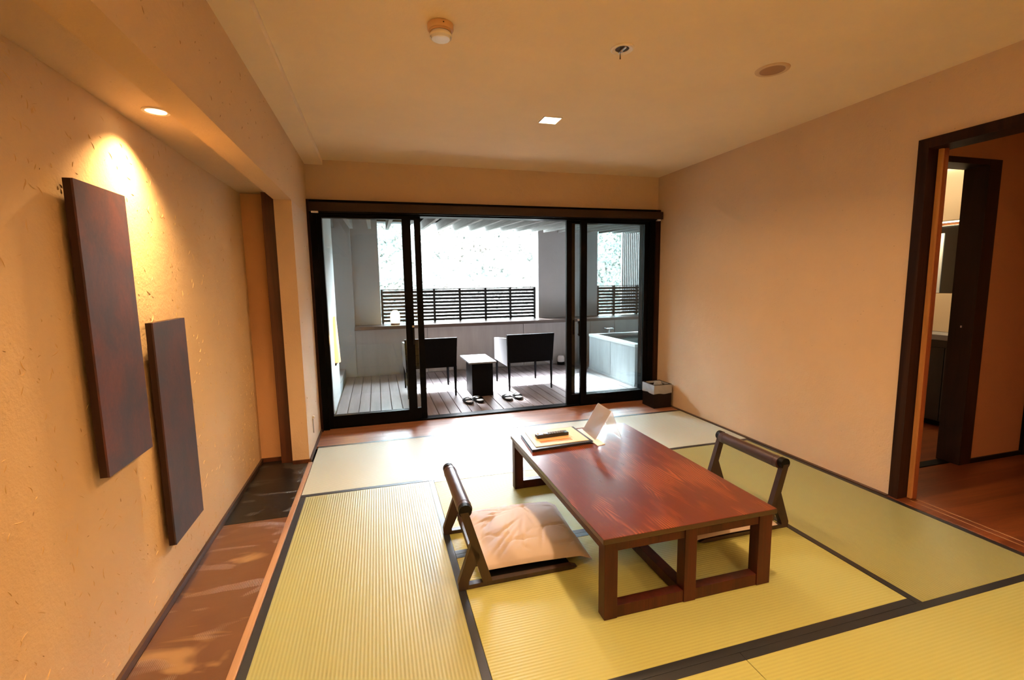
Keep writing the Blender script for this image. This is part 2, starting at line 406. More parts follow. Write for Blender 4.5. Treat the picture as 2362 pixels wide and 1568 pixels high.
def dup_tree(r, loc, label, rotz=0.0):
    def cp(o, par):
        c = o.copy(); C.objects.link(c); c.parent = par
        for ch in list(o.children): cp(ch, c)
        return c
    c = cp(r, None); c.location = loc; c.rotation_euler = (0, 0, rotz); c['label'] = label
    WL[c] = Vector(loc)
    return c

# ================================================================== ROOM SHELL
R, L, D, H = 3.11, -0.577, 4.78, 2.541
YB = -1.90                                     # wall behind the camera
struct('ceiling', B(-0.42, 3.11, YB, D, H, H+0.10), M_ceiling)
struct('ceiling_strip', B(L, -0.422, YB, D, 2.497, H+0.10), M_ceiling)
# wall over the window, wall behind the camera
struct('wall_window_side', B(-0.95, 3.25, D, D+0.14, 2.176, 2.70), M_wall)
struct('wall_behind_camera', B(-1.2, 5.3, YB-0.12, YB-0.002, -0.1, 2.70), M_wall)
# right wall with the opening to the hall: y from 0.55 to 2.096 up to z 2.186
bm = newbm()
prism(bm, [(R, YB, -0.02), (R, 0.498, -0.02), (R, 0.498, 2.188), (R, 2.098, 2.188), (R, 2.098, -0.02), (R, D+0.14, -0.02), (R, D+0.14, 2.70), (R, YB, 2.70)], (0.14, 0, 0))
struct('wall_right', bm, M_wall)
# left: alcove wall, beam, end column
wall_left = struct('wall_left', B(-1.05, -0.95, YB, D+0.14, -0.1, 2.70), M_wall_left)
struct('wall_left_beam', B(-0.70, L, YB, D, 2.033, 2.60), M_wall_left)
struct('wall_left_column', B(-0.70, L, 3.90, D, 0.028, 2.032), M_wall)
struct('wall_alcove_end', B(-0.949, -0.701, 4.03, D, 0.028, 2.089), M_wall_end)
struct('ceiling_alcove', B(-0.949, -0.701, YB, D, 2.091, 2.20), M_wall)
# alcove post, base trims
struct('trim_alcove_post', B(-0.79, -0.702, 3.945, 4.029, 0.0, 2.089, bev=0.004), M_post_red)
struct('baseboard_column', B(-0.699, L+0.006, 3.888, 3.899, 0.001, 0.03), M_post_red)
struct('baseboard_column_side', B(L+0.001, L+0.012, 3.90, D-0.07, 0.001, 0.03), M_trim)
struct('baseboard_alcove_end', B(-0.949, -0.791, 4.012, 4.029, 0.001, 0.03), M_post_red)
struct('baseboard_left', B(-0.949, -0.935, YB, 4.01, 0.001, 0.032), M_trim)
struct('baseboard_right', B(3.083, R-0.001, 2.10, 4.76, -0.04, 0.006), M_trim)
# dark sub-floor below everything inside
struct('floor', B(-1.05, 3.25, YB, D+0.1, -0.12, -0.062), M_dark_wood)

# straw pressed into the left walls: real little straws in relief
def straws(n, surf, seed, m, nm, lmin=0.010, lmax=0.042):
    rnd = random.Random(seed); bm = newbm()
    for _ in range(n):
        P, U, V, N = surf(rnd)
        a = rnd.uniform(0, PI); ln = rnd.uniform(lmin, lmax) * rnd.choice((0.6, 1, 1)); w = rnd.uniform(0.0008, 0.0022)
        t = U*math.cos(a)+V*math.sin(a); s = -U*math.sin(a)+V*math.cos(a); cv = rnd.uniform(-0.3, 0.3)*ln
        prev = None; k = 3
        for i in range(k+1):
            f = i/k-0.5; c = P+t*ln*f+s*cv*(1-4*f*f)*0.5; ww = w*(1.1-1.2*abs(f)); lift = 0.0004+0.0016*(1-4*f*f)
            row = [bm.verts.new(c-s*ww-N*0.001), bm.verts.new(c+N*lift), bm.verts.new(c+s*ww-N*0.001)]
            if prev:
                bm.faces.new((prev[0], row[0], row[1], prev[1])); bm.faces.new((prev[1], row[1], row[2], prev[2]))
            prev = row
    o = obj(nm, bm, m, wall_left); o['kind'] = 'stuff'
    return o
def s_left(r):
    z = r.random(); z = 2.05*(z**1.15)
    return Vector((-0.95, r.uniform(0.7, 4.0), z+0.03)), Vector((0, 1, 0)), Vector((0, 0, 1)), Vector((1, 0, 0))
def s_beam(r):
    if r.random() < 0.75: return Vector((L, r.uniform(1.0, 4.7), r.uniform(2.05, 2.48))), Vector((0, 1, 0)), Vector((0, 0, 1)), Vector((1, 0, 0))
    return Vector((L, r.uniform(3.93, 4.7), r.uniform(0.1, 2.0))), Vector((0, 1, 0)), Vector((0, 0, 1)), Vector((1, 0, 0))
straws(1100, s_left, 3, M_straw, 'straw_relief'); straws(80, s_left, 4, M_straw2, 'straw_relief', 0.006, 0.016)
straws(90, s_beam, 5, M_straw2, 'straw_relief', 0.006, 0.022)

# ---- window-side floorboards
wf = sroot('floor_window_strip', (1.26, 4.5, -0.06))
obj('subfloor', B(L, 3.082, 4.27, 4.86, -0.06, -0.022), M_dark_wood, wf)
rows = 5; wv = (4.80-4.272)/rows; rnd = random.Random(2)
for i in range(rows):
    y0 = 4.272+i*wv; xs = [L+0.001]; x = L + rnd.uniform(0.5, 1.3)
    while x < 2.7: xs.append(x); x += rnd.uniform(0.9, 1.4)
    xs.append(3.109)
    for a, b in zip(xs, xs[1:]):
        obj('floorboard', B(a+0.0004, b-0.0004, y0+0.0004, y0+wv-0.0004, -0.02, 0.0, bev=0.0008), M_floor_wood, wf)

# ---- tatami mats
def mat_thing(x0, x1, y0, y1, axis, borders, label):
    g = 0.0012; x0 += g; x1 -= g; y0 += g; y1 -= g
    t = thing('tatami_mat', label, 'tatami mat', ((x0+x1)/2, (y0+y1)/2, -0.06), 'tatami mats on the floor')
    obj('woven_surface', B(x0, x1, y0, y1, -0.06, 0.0, bev=0.002), M_tat[axis], t)
    w = 0.034
    for s in borders:
        if s == 'S': bb = (x0-0.0004, x1+0.0004, y0-0.0004, y0+w)
        if s == 'N': bb = (x0-0.0004, x1+0.0004, y1-w, y1+0.0004)
        if s == 'W': bb = (x0-0.0004, x0+w, y0-0.0004, y1+0.0004)
        if s == 'E': bb = (x1-w, x1+0.0004, y0-0.0004, y1+0.0004)
        obj('cloth_border', B(*bb, -0.059, 0.0012, bev=0.0006), M_heri, t)
    return t
T0, T1, T2, T3, T4 = 4.268, 3.244, 2.279, 1.317, 0.355
TL, X1, X2, TR = -0.553, 0.328, 2.169, 3.081
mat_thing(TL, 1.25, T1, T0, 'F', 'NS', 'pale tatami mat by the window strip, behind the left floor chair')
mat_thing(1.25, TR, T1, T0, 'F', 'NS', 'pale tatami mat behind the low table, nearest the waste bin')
mat_thing(TL, X1, T3, T1, 'Y', 'WE', 'long tatami mat beside the alcove with ribs running toward the window')
mat_thing(X1, X2, T2, T1, 'X', 'NS', 'tatami mat under the far half of the low table')
mat_thing(X1, X2, T3, T2, 'X', 'NS', 'tatami mat under the near end of the low table, golden in the lamp light')
mat_thing(X2, TR, T3, T1, 'Y', 'WE', 'dull green tatami mat between the right floor chair and the hall opening')
mat_thing(TL, 1.25, T4, T3, 'X', 'NS', 'front row tatami mat at the bottom edge, left of the thin joint')
mat_thing(1.25, TR, T4, T3, 'X', 'NS', 'front row tatami mat filling the bottom right corner, right of the thin joint')
mat_thing(TL, X1, -1.86, T4, 'Y', 'WE', 'tatami mat behind the camera along the alcove')
mat_thing(X1, X2, -0.60, T4, 'X', 'NS', 'tatami mat just behind the front row, centre')
mat_thing(X1, X2, -1.86, -0.60, 'X', 'NS', 'tatami mat at the wall behind the camera, centre')
mat_thing(X2, TR, -1.86, T4, 'Y', 'WE', 'tatami mat behind the camera along the right wall')

# ---- alcove floor boards and pale edging
struct('trim_alcove_edging', B(-0.585, -0.5545, YB, 3.887, -0.06, 0.008, bev=0.002), M_pale_wood)
tag(obj('alcove_board', B(-0.934, -0.5865, YB+0.01, 2.985, -0.06, 0.001, bev=0.001), M_alc_brown),
    'reddish brown lacquered floor board with combed swirls in the alcove', 'floor board', 'alcove floor boards')
tag(obj('alcove_board', B(-0.934, -0.5865, 2.987, 3.887, -0.06, 0.001, bev=0.001), M_alc_black),
    'black lacquered floor board with combed swirls at the far end of the alcove', 'floor board', 'alcove floor boards')
struct('floor_alcove_end', B(-0.934, -0.701, 3.889, 4.03, -0.06, 0.0), M_alc_black)

# ================================================================== SLIDING WINDOW
win = sroot('window_1', (1.25, 4.80, 0.0))
y0, y1 = 4.74, 4.88
obj('frame_side', B(-0.556, -0.50, y0, y1, 0.0, 2.066), M_black, win)
obj('frame_side', B(2.985, 3.055, y0, y1, 0.0, 2.066), M_black, win)
obj('frame_head', B(-0.556, 3.055, y0+0.001, y1, 2.05, 2.174), M_black, win)
obj('frame_sill', B(-0.50, 2.985, y0+0.03, y1, -0.02, 0.016), M_black, win)
struct('trim_1', B(-0.576, -0.557, 4.70, 4.90, 0.0, 2.175), M_jamb)
struct('trim_2', B(3.056, 3.109, 4.72, 4.90, 0.0, 2.175), M_jamb)
struct('trim_3', B(L+0.001, 3.109, 4.725, 4.779, 2.148, 2.178), M_black)
def sash(x0, x1, ya, yb, wl, wr, zb=0.13, zt=2.02, handle=None):
    z0, z1 = 0.018, 2.055
    p = obj('sliding_sash', box(box(newbm(), x0, x0+wl, ya, yb, z0, z1), x1-wr, x1, ya, yb, z0, z1), M_black, win)
    obj('bottom_rail', B(x0+wl, x1-wr, ya+0.002, yb-0.002, z0, zb), M_black, p)
    obj('top_rail', B(x0+wl, x1-wr, ya+0.002, yb-0.002, zt, z1), M_black, p)
    obj('glass_pane', B(x0+wl-0.004, x1-wr+0.004, (ya+yb)/2-0.003, (ya+yb)/2+0.003, zb-0.004, zt+0.004), M_glass, p)
    if handle is not None:
        bm = newbm(); hx = handle
        box(bm, hx-0.007, hx+0.007, ya-0.030, ya-0.018, 0.80, 0.965, bev=0.003)
        box(bm, hx-0.006, hx+0.006, ya-0.020, ya-0.001, 0.81, 0.825); box(bm, hx-0.006, hx+0.006, ya-0.020, ya-0.001, 0.94, 0.955)
        h = obj('handle', bm, M_black2, p)
        obj('latch', B(hx-0.01, hx+0.012, ya-0.012, ya-0.001, 0.968, 0.986, bev=0.003), M_metal, p)
    return p
sash(-0.50, 0.346, 4.752, 4.788, 0.042, 0.082, handle=0.333)
sash(-0.50, 0.446, 4.794, 4.826, 0.042, 0.060)
# right side: three stacked stiles and the leaf in front of them
s = sash(2.150, 2.985, 4.752, 4.788, 0.072, 0.055, handle=2.118)
sash(2.000, 2.985, 4.794, 4.826, 0.060, 0.055)
sash(2.064, 2.985, 4.832, 4.862, 0.050, 0.055)
bb = thing('blind_box', 'dark brown roller blind housing along the top of the sliding window', 'blind', (1.27, 4.72, 2.066))
obj('housing', B(-0.555, 3.10, 4.66, 4.724, 2.068, 2.147, bev=0.003), M_blind, bb)
obj('blind_roll_bar', B(-0.47, 3.03, 4.672, 4.690, 2.058, 2.067, bev=0.002), M_black, bb)
obj('end_clip', B(-0.535, -0.475, 4.665, 4.70, 2.052, 2.067, bev=0.002), M_white, bb)
obj('end_clip', B(3.035, 3.075, 4.665, 4.70, 2.052, 2.067, bev=0.002), M_white, bb)
wo = thing('wall_outlet', 'narrow metal socket cover low on the left column beside the window', 'outlet', (L+0.001, 4.20, 0.15))
obj('cover_slot', B(L+0.001, L+0.008, 4.197, 4.207, 0.15, 0.275, bev=0.002), M_metal, wo)
obj('latch_knob', B(L+0.001, L+0.018, 4.192, 4.212, 0.278, 0.298, bev=0.004), M_white, wo)

# ================================================================== BALCONY
zd = -0.03; BW = 7.90
deck = sroot('balcony_deck', (2.0, 6.3, -0.08))
obj('joist_bed', B(-1.2, 5.4, 4.90, BW, -0.16, -0.11), M_roof, deck)
k = 0; x = 0.596 - 0.1222*9
first = None
while x < 5.3:
    if x+0.118 > -0.52:
        a = max(x+0.004, -0.515)
        obj('deck_board', B(a, x+0.1185, 4.895, 7.60, -0.055, zd, bev=0.002), M_deck, deck)
    x += 0.1222
# left side wall of the balcony: near stretch, then a recess, then the corner pier
struct('wall_balcony_left', B(-1.05, -0.52, 4.925, 6.49, -0.1, 2.55), M_white_wall)
struct('wall_balcony_left_recess', B(-1.3, -1.05, 6.49, 8.3, -0.1, 2.7), M_balc)
struct('wall_balcony_corner', B(-1.05, -0.35, 7.62, 8.2, -0.1, 2.7), M_balc)
struct('wall_balcony_pier', B(-0.349, 0.053, 7.74, 8.2, -0.1, 2.7), M_balc)
struct('floor_balcony_recess', B(-1.05, -0.521, 6.492, 7.62, -0.1, 0.10), M_balc)
struct('wall_balcony_middle_pier', B(2.75, 3.89, BW-0.02, 8.15, 0.762, 2.378), M_balc)
# parapet under the counter, with visible board joints
pp = sroot('wall_parapet', (2.2, 7.8, -0.1))
obj('parapet_core', B(-0.348, 5.3, 7.63, 8.1, -0.1, 0.708), M_balc, pp)
for a, b in ((-0.345, 0.75), (0.756, 2.376), (2.382, 3.62), (3.626, 4.1), (4.106, 4.6), (4.606, 5.28)):
    obj('parapet_panel', B(a, b, 7.604, 7.628, -0.025, 0.706, bev=0.002), M_panel, pp)
ct = tag(obj('counter', B(-0.347, 5.28, 7.41, 7.96, 0.710, 0.761, bev=0.003), M_counter),
         'long dark wooden counter running along the balcony parapet', 'counter')
struct('wall_balcony_right', B(5.30, 5.45, 4.80, 8.3, -0.1, 2.7), M_balc)
struct('wall_balcony_house', B(3.25, 5.3, 4.80, 4.92, -0.1, 2.7), M_balc)
struct('wall_balcony_lintel', B(-1.3, 5.4, 7.85, 8.10, 2.383, 2.70), M_roof)
struct('ceiling_balcony', B(-1.3, 5.4, 4.925, 7.848, 2.56, 2.66), M_roof)
# pergola beams: they drop slightly toward the house
pg = thing('pergola', 'row of pale grey sloping beams under the balcony roof', 'pergola', (2.2, 6.4, 2.1))
x = 0.98 - 0.265*7
while x < 5.2:
    ya, yb = 4.93, 7.845
    za = 2.255-0.042*(8.0-ya); zb = 2.249
    if x < -0.48: ya, za = 6.50, 2.255-0.042*1.5
    if x < 0.06: yb, zb = 7.60, 2.238
    if x > -1.0:
        bm = newbm()
        prism(bm, [(x, ya, za), (x, yb, zb), (x, yb, zb+0.125), (x, ya, za+0.125)], (0.045, 0, 0))
        obj('beam', bm, M_beam, pg)
    x += 0.265

# railings: horizontal slats between posts
def railing(x0, x1, posts, label):
    t = thing('slatted_railing', label, 'railing', ((x0+x1)/2, 7.915, 0.762), 'slatted railings on the balcony')
    z = 0.785; n = 0
    while z < 1.235:
        obj('slat', B(x0, x1, 7.905, 7.930, z, z+0.036), M_slat, t)
        obj('rear_slat', B(x0, x1, 7.955, 7.970, z+0.030, z+0.042), M_slat, t)
        z += 0.0575
    obj('top_rail', B(x0, x1, 7.895, 7.945, 1.245, 1.285, bev=0.002), M_slat, t)
    obj('cap_rail', B(x0, x1, 7.90, 7.94, 1.300, 1.312), M_slat, t)
    for p in posts: obj('post', B(p-0.017, p+0.017, 7.885, 7.950, 0.763, 1.316), M_slat, t)
railing(0.06, 2.70, (0.077, 0.490, 0.918, 1.348, 1.793, 2.235, 2.683), 'dark slatted railing on the counter behind the two black armchairs')
railing(3.892, 5.28, (3.91, 4.24, 4.72, 5.26), 'dark slatted railing seen through the right glass above the bath')
vs = thing('slatted_screen', 'grey screen of upright slats outside beyond the bath railing', 'screen', (4.9, 8.25, 0.8))
for i in range(17):
    xx = 4.55+i*0.040
    obj('upright_slat', B(xx, xx+0.026, 8.16, 8.20, 0.80, 2.60), M_slat_v, vs)
obj('cross_rail', B(4.55, 5.48, 8.201, 8.225, 1.0, 1.05), M_slat_v, vs)
obj('cross_rail', B(4.55, 5.48, 8.201, 8.225, 2.45, 2.50), M_slat_v, vs)

# balcony wall sconce and counter lantern
sc = thing('wall_sconce', 'tall glowing sconce on the white balcony wall behind the left glass', 'wall lamp', (-0.50, 6.02, 0.46))
bm = newbm()
grid(bm, lambda u, v: Vector((-0.515+0.055*math.sin(PI*u)*(1-0.45*v), 6.0-(0.085*(1-0.45*v))*math.cos(PI*u), 0.47+0.55*v)), 14, 10)
obj('paper_shade', bm, M_sconce, sc, True)
obj('base_plate', B(-0.519, -0.505, 5.90, 6.10, 0.44, 0.469, bev=0.003), M_dark_wood, sc)
lamp('sconce_lamp', 'POINT', (-0.36, 6.0, 0.75), 9.0, (1.0, 0.50, 0.16), shadow_soft_size=0.05)
ln = thing('counter_lantern', 'small rounded glowing lantern standing on the left end of the counter', 'lamp', (0.262, 7.62, 0.762))
bm = newbm(); lathe(bm, [(0.0, 0.025), (0.062, 0.026), (0.073, 0.06), (0.073, 0.15), (0.062, 0.195), (0.035, 0.222), (0.0, 0.228)], (0.262, 7.62, 0.762))
obj('lantern_shade', bm, M_lantern, ln, True)
bm = newbm(); lathe(bm, [(0.0, 0.0), (0.068, 0.0), (0.068, 0.024), (0.0, 0.024)], (0.262, 7.62, 0.762))
obj('wooden_foot', bm, M_pale_wood, ln, True)

# ---- rattan armchairs, seen from behind
def armchair(x, y, label):
    t = thing('armchair', label, 'armchair', (x, y, zd), 'black armchairs on the balcony')
    w, d = 0.64, 0.73; hx = w/2
    ya, yb = y-d/2, y+d/2
    def Z(z): return z+zd
    bm = newbm()   # back panel, leaning slightly outward at the top
    prism(bm, [(x-hx+0.01, ya+0.02, Z(0.375)), (x+hx-0.01, ya+0.02, Z(0.375)), (x+hx+0.006, ya-0.005, Z(0.75)), (x-hx-0.006, ya-0.005, Z(0.75))], (0, 0.045, 0))
    obj('backrest', bm, M_wicker, t)
    for s in (-1, 1):
        xa = x+s*hx
        bm = newbm()
        prism(bm, [(xa, ya+0.04, Z(0.33)), (xa, yb, Z(0.33)), (xa, yb, Z(0.64)), (xa, ya+0.04, Z(0.70))], (-s*0.04, 0, 0))
        obj('armrest', bm, M_wicker_arm, t)
    obj('seat', B(x-hx+0.041, x+hx-0.041, ya+0.066, yb-0.01, Z(0.37), Z(0.405), bev=0.004), M_wicker, t)
    obj('seat_cushion', B(x-hx+0.05, x+hx-0.05, ya+0.075, yb-0.01, Z(0.406), Z(0.455), bev=0.018), M_black2, t, True)
    for sx in (-1, 1):
        for sy in (-1, 1):
            bm = newbm(); px, py = x+sx*(hx-0.025), y+sy*(d/2-0.03)
            tube(bm, (px, py, Z(0.0)), (px, py, Z(0.385 if sy < 0 else 0.33)), 0.012, 0.020, 4)
            obj('leg', bm, M_wicker, t)
    return t
armchair(1.925, 6.195, 'black rattan armchair on the balcony to the right of the cube table')
armchair(0.62, 6.195, 'black rattan armchair left of the cube table, partly behind the window frame')
# cube table
ctb = thing('side_table', 'black cube side table with a grey top between the two balcony armchairs', 'table', (1.23, 5.93, zd))
obj('tabletop', B(1.048, 1.395, 5.60, 6.25, 0.405, 0.425, bev=0.003), M_table_grey, ctb)
bm = newbm(); box(bm, 1.10, 1.37, 5.70, 6.10, zd+0.002, 0.404, bev=0.003)
obj('cube_body', bm, M_wicker, ctb)
obj('side_post', B(1.372, 1.388, 6.12, 6.14, zd, 0.404), M_wicker, ctb)

# ---- sandals on the deck: footbeds with pale pads and a band over the toes
def sandal(x, y, rot, label):
    t = thing('sandal', label, 'sandal', (0, 0, 0), 'sandals on the deck')
    def outline(sc, z, n=28):
        pts = []
        for i in range(n):
            a = 2*PI*i/n; yy = 0.135*math.sin(a)*sc; xx = (0.050+0.006*math.sin(a))*math.cos(a)*sc*(1-0.12*math.exp(-(math.sin(a)+0.1)**2*9))
            pts.append((xx, yy, z))
        return pts
    bm = newbm(); prism(bm, outline(1, 0), (0, 0, 0.026)); obj('sole', bm, M_black2, t)
    def pad(cy, ry, nm):
        bm = newbm(); pts = [(0.036*math.cos(2*PI*i/20), cy+ry*math.sin(2*PI*i/20), 0.0262) for i in range(20)]
        prism(bm, pts, (0, 0, 0.004)); obj(nm, bm, M_pad, t)
    pad(-0.075, 0.040, 'heel_pad'); pad(0.070, 0.045, 'toe_pad')
    bm = newbm()
    def band(u, v):
        a = PI*u; yy = -0.012+0.050*v
        return Vector((0.053*math.cos(a), yy, 0.012+0.050*math.sin(a)*(1-0.2*v)))
    grid(bm, band, 14, 5)
    def band2(u, v):
        a = PI*u; yy = -0.012+0.050*v
        return Vector((0.047*math.cos(a), yy, 0.012+0.044*math.sin(a)*(1-0.2*v)))
    grid(bm, band2, 14, 5)
    obj('toe_band', bm, M_black2, t, True)
    t.location = (x, y+0.025, zd+0.001); t.rotation_euler = (0, 0, rot); t.scale = (1.18, 1.08, 1.0)
    return t
sandal(1.00, 5.45, 0.0, 'leftmost black sandal with pale pads, in front of the cube table')
sandal(1.13, 5.475, 0.07, 'black sandal second from the left, at the foot of the cube table')
sandal(1.492, 5.45, -0.06, 'black sandal second from the right, left of the right armchair pair')
sandal(1.628, 5.47, -0.09, 'rightmost black sandal in front of the right armchair')
# small white fitting at the foot of the parapet
fx = thing('deck_light', 'small white rounded fitting on the deck at the foot of the parapet', 'light', (3.02, 7.50, zd))
bm = newbm(); lathe(bm, [(0, 0), (0.065, 0), (0.065, 0.05), (0, 0.05)], (3.02, 7.50, zd)); obj('dark_base', bm, M_black2, fx, True)
bm = newbm(); lathe(bm, [(0, 0.051), (0.058, 0.051), (0.060, 0.12), (0.045, 0.155), (0, 0.165)], (3.02, 7.50, zd)); obj('white_dome', bm, M_white2, fx, True)

# ---- outdoor bath
bt = thing('outdoor_bath', 'grey stone bathtub with a white rim behind the right glass', 'bathtub', (3.9, 6.25, zd))
bx0, bx1, by0, by1 = 3.30, 4.60, 5.54, 6.96
# side panels, slabs with joints
obj('side_slab', B(bx0, bx0+0.05, by0, 6.235, zd+0.03, 0.505, bev=0.004), M_stone, bt)
obj('side_slab', B(bx0, bx0+0.05, 6.241, by1, zd+0.03, 0.505, bev=0.004), M_stone, bt)
obj('front_slab', B(bx0+0.052, bx1, by0, by0+0.05, zd+0.03, 0.505, bev=0.004), M_stone, bt)
obj('rear_slab', B(bx0+0.052, bx1, by1-0.05, by1, zd+0.03, 0.505, bev=0.004), M_stone, bt)
obj('outer_slab', B(bx1-0.05, bx1, by0+0.052, by1-0.052, zd+0.03, 0.505, bev=0.004), M_stone, bt)
obj('plinth', B(bx0-0.01, bx1, by0-0.01, by1, zd+0.001, zd+0.029), M_stone, bt)
bm = newbm()
rw = 0.10
box(bm, bx0-0.01, bx0+rw, by0-0.01, by1, 0.507, 0.548, bev=0.005); box(bm, bx1-rw, bx1, by0-0.01, by1, 0.507, 0.548, bev=0.005)
box(bm, bx0+rw+0.001, bx1-rw-0.001, by0-0.01, by0+rw, 0.507, 0.548, bev=0.005); box(bm, bx0+rw+0.001, bx1-rw-0.001, by1-rw, by1, 0.507, 0.548, bev=0.005)
obj('rim', bm, M_rim, bt)
obj('water', B(bx0+0.06, bx1-0.06, by0+0.06, by1-0.06, zd+0.04, 0.48), M_water, bt)
led = thing('bath_ledge', 'low stone ledge between the outdoor bath and the parapet', 'ledge', (4.3, 7.28, zd))
obj('ledge_slab', B(3.66, 5.28, 6.98, 7.60, zd+0.001, 0.46, bev=0.004), M_stone, led)
fc = thing('bath_faucet', 'chrome bath spout above the far end of the outdoor bath', 'faucet', (3.62, 7.05, 0.46))
bm = newbm(); tube(bm, (3.70, 7.06, 0.461), (3.70, 7.06, 0.60), 0.022, 0.020, 16); obj('faucet_body', bm, M_chrome, fc, True)
obj('spout', B(3.60, 3.73, 6.93, 7.09, 0.600, 0.628, bev=0.006), M_chrome, fc)
sh = thing('bath_shower_mixer', 'small chrome mixer on the parapet wall above the bath ledge', 'faucet', (4.62, 7.58, 0.62))
bm = newbm(); tube(bm, (4.55, 7.56, 0.66), (4.72, 7.56, 0.66), 0.018, None, 14); obj('mixer_body', bm, M_chrome, sh, True)

# ================================================================== OUTSIDE HILL
def hz(x, y):
    t = max(0.0, (y-70))
    return -22 + 0.50*t + 3.0*math.sin(x*0.035+1.0)+2.0*math.sin(x*0.08+y*0.05)
bm = newbm(); grid(bm, lambda u, v: Vector((-150+420*u, 12+230*v, hz(-150+420*u, 12+230*v))), 60, 44)
M_hill = mat('hill_undergrowth', (0.045, 0.055, 0.048), 0.9)
struct('hillside', bm, M_hill)
M_leaf = mat('mixed_foliage', (0.16, 0.24, 0.10), 0.9, spec=0.1)
v = coords(M_leaf, kind='World'); nn = noise(M_leaf, v, 0.14, 5, 0.75)
setcol(M_leaf, ramp(M_leaf, nn, [(0, (0.042, 0.055, 0.053)), (0.40, (0.055, 0.068, 0.062)), (0.50, (0.075, 0.082, 0.072)), (0.60, (0.092, 0.084, 0.072)), (1, (0.098, 0.092, 0.080))]))
rnd = random.Random(11)
PV = []; PF = []
for i in range(2600):
    y = 66 + 150*rnd.random(); x = rnd.uniform(-0.30, 1.0)*y; R_ = rnd.uniform(1.3, 2.8); cz = hz(x, y)+R_*0.8
    for k in range(44):
        u = rnd.uniform(-1, 1); a = rnd.uniform(0, 2*PI); q = math.sqrt(1-u*u); rr_ = R_*rnd.uniform(0.75, 1.08)
        c = (x+rr_*q*math.cos(a), y+rr_*q*math.sin(a), cz+rr_*u*1.2)
        s_ = rnd.uniform(0.28, 0.62); b0 = len(PV)
        for _k in range(4):
            aa = _k*PI/2+rnd.uniform(-0.4, 0.4)+a
            PV.append((c[0]+s_*math.cos(aa), c[1]+rnd.uniform(-0.5, 0.5)*s_, c[2]+s_*math.sin(aa)))
        PF.append((b0, b0+1, b0+2, b0+3))
me = bpy.data.meshes.new('hillside_forest'); me.from_pydata(PV, [], PF); me.materials.append(M_leaf)
fo = bpy.data.objects.new('hillside_forest', me); C.objects.link(fo); fo['kind'] = 'stuff'
tag(fo, 'washed-out autumn forest covering the hillside outside the balcony', 'trees')

# ================================================================== HALL AND WASHROOM
struct('floor_hall', B(3.27, 5.25, -1.9, 3.9, -0.06, -0.004), M_hall_wood)
struct('trim_threshold', B(3.084, 3.268, 0.52, 2.095, -0.06, 0.004, bev=0.002), M_hall_wood)
struct('trim_threshold_groove', B(3.150, 3.158, 0.52, 2.0, 0.0042, 0.006), M_pale_wood)
struct('trim_threshold_groove.001', B(3.200, 3.208, 0.52, 2.0, 0.0042, 0.006), M_pale_wood)
# opening frame
struct('trim_4', B(3.098, 3.265, 2.040, 2.097, 0.005, 2.187), M_jamb)
struct('trim_5', B(3.098, 3.265, 0.50, 2.039, 2.131, 2.187), M_jamb)
struct('trim_6', B(3.098, 3.265, 0.50, 0.55, 0.005, 2.13), M_jamb)
dr = sroot('door_1', (3.19, 2.0, 0.006))
obj('door_edge', B(3.172, 3.188, 2.014, 2.036, 0.007, 2.128, bev=0.0015), M_door_edge, dr)
obj('door_leaf', B(3.1885, 3.212, 2.006, 2.036, 0.007, 2.128), M_door_red, dr)
# hall walls: far wall at y=2.32 with the washroom doorway (x 3.3..4.1)
M_hall_wall = plaster('hall_plaster', (0.50, 0.21, 0.10), 0.2, 0.2)
struct('wall_hall_far', B(4.225, 4.79, 2.32, 2.44, -0.004, 2.6), M_hall_wall)
struct('wall_hall_over_door', B(3.252, 4.224, 2.32, 2.44, 2.19, 2.6), M_hall_wall)
struct('wall_hall_left_stub', B(3.252, 3.40, 2.32, 2.44, -0.004, 2.189), M_hall_wall)
struct('wall_hall_right', B(5.25, 5.35, -1.9, 4.0, -0.1, 2.7), M_hall_wall)
struct('wall_hall_near', B(3.252, 5.25, -1.895, -1.8, -0.004, 2.6), M_hall_wall)
struct('ceiling_hall', B(3.252, 5.25, -1.9, 4.0, 2.601, 2.70), M_ceiling)
struct('baseboard_hall', B(4.226, 4.79, 2.306, 2.319, -0.003, 0.03), M_black2)
struct('door_2', B(4.795, 4.85, 2.30, 2.44, -0.003, 2.59), M_black2)
bm = newbm(); box(bm, 4.10, 4.222, 2.305, 2.455, -0.003, 2.189)
struct('trim_7', bm, M_dark_wood)
struct('trim_8', B(3.41, 4.099, 2.305, 2.455, 2.15, 2.189), M_dark_wood)
struct('trim_9', B(3.41, 4.099, 2.36, 2.43, -0.0035, 0.004), M_black2)
obj('latch', B(4.092, 4.0995, 2.37, 2.38, 1.02, 1.035, bev=0.002), M_metal, bpy.data.objects['trim_7'])
# washroom
struct('wall_washroom_far', B(3.252, 5.25, 3.9, 4.0, -0.1, 2.6), M_cream_tile)
vn = thing('vanity_unit', 'charcoal wash-basin cabinet with a grey top seen through the hall door', 'cabinet', (5.1, 3.1, 0))
obj('cabinet_body', B(4.985, 5.245, 2.55, 3.89, 0.05, 0.775), M_cabinet, vn)
obj('toe_kick', B(5.02, 5.245, 2.55, 3.89, 0.0, 0.049), M_black2, vn)
for a, b in ((2.56, 2.985), (2.99, 3.42), (3.425, 3.88)):
    d = obj('cabinet_door', B(4.966, 4.984, a, b, 0.06, 0.74, bev=0.002), M_cabinet, vn)
obj('worktop', B(4.94, 5.245, 2.53, 3.895, 0.812, 0.862, bev=0.004), M_grey, vn)
obj('worktop_lip', B(4.955, 5.24, 2.54, 3.89, 0.777, 0.811), M_cabinet, vn)
bs = thing('wall_splashback', 'cream lit splashback tiles behind the washroom basin', 'splashback', (5.23, 3.2, 0.863))
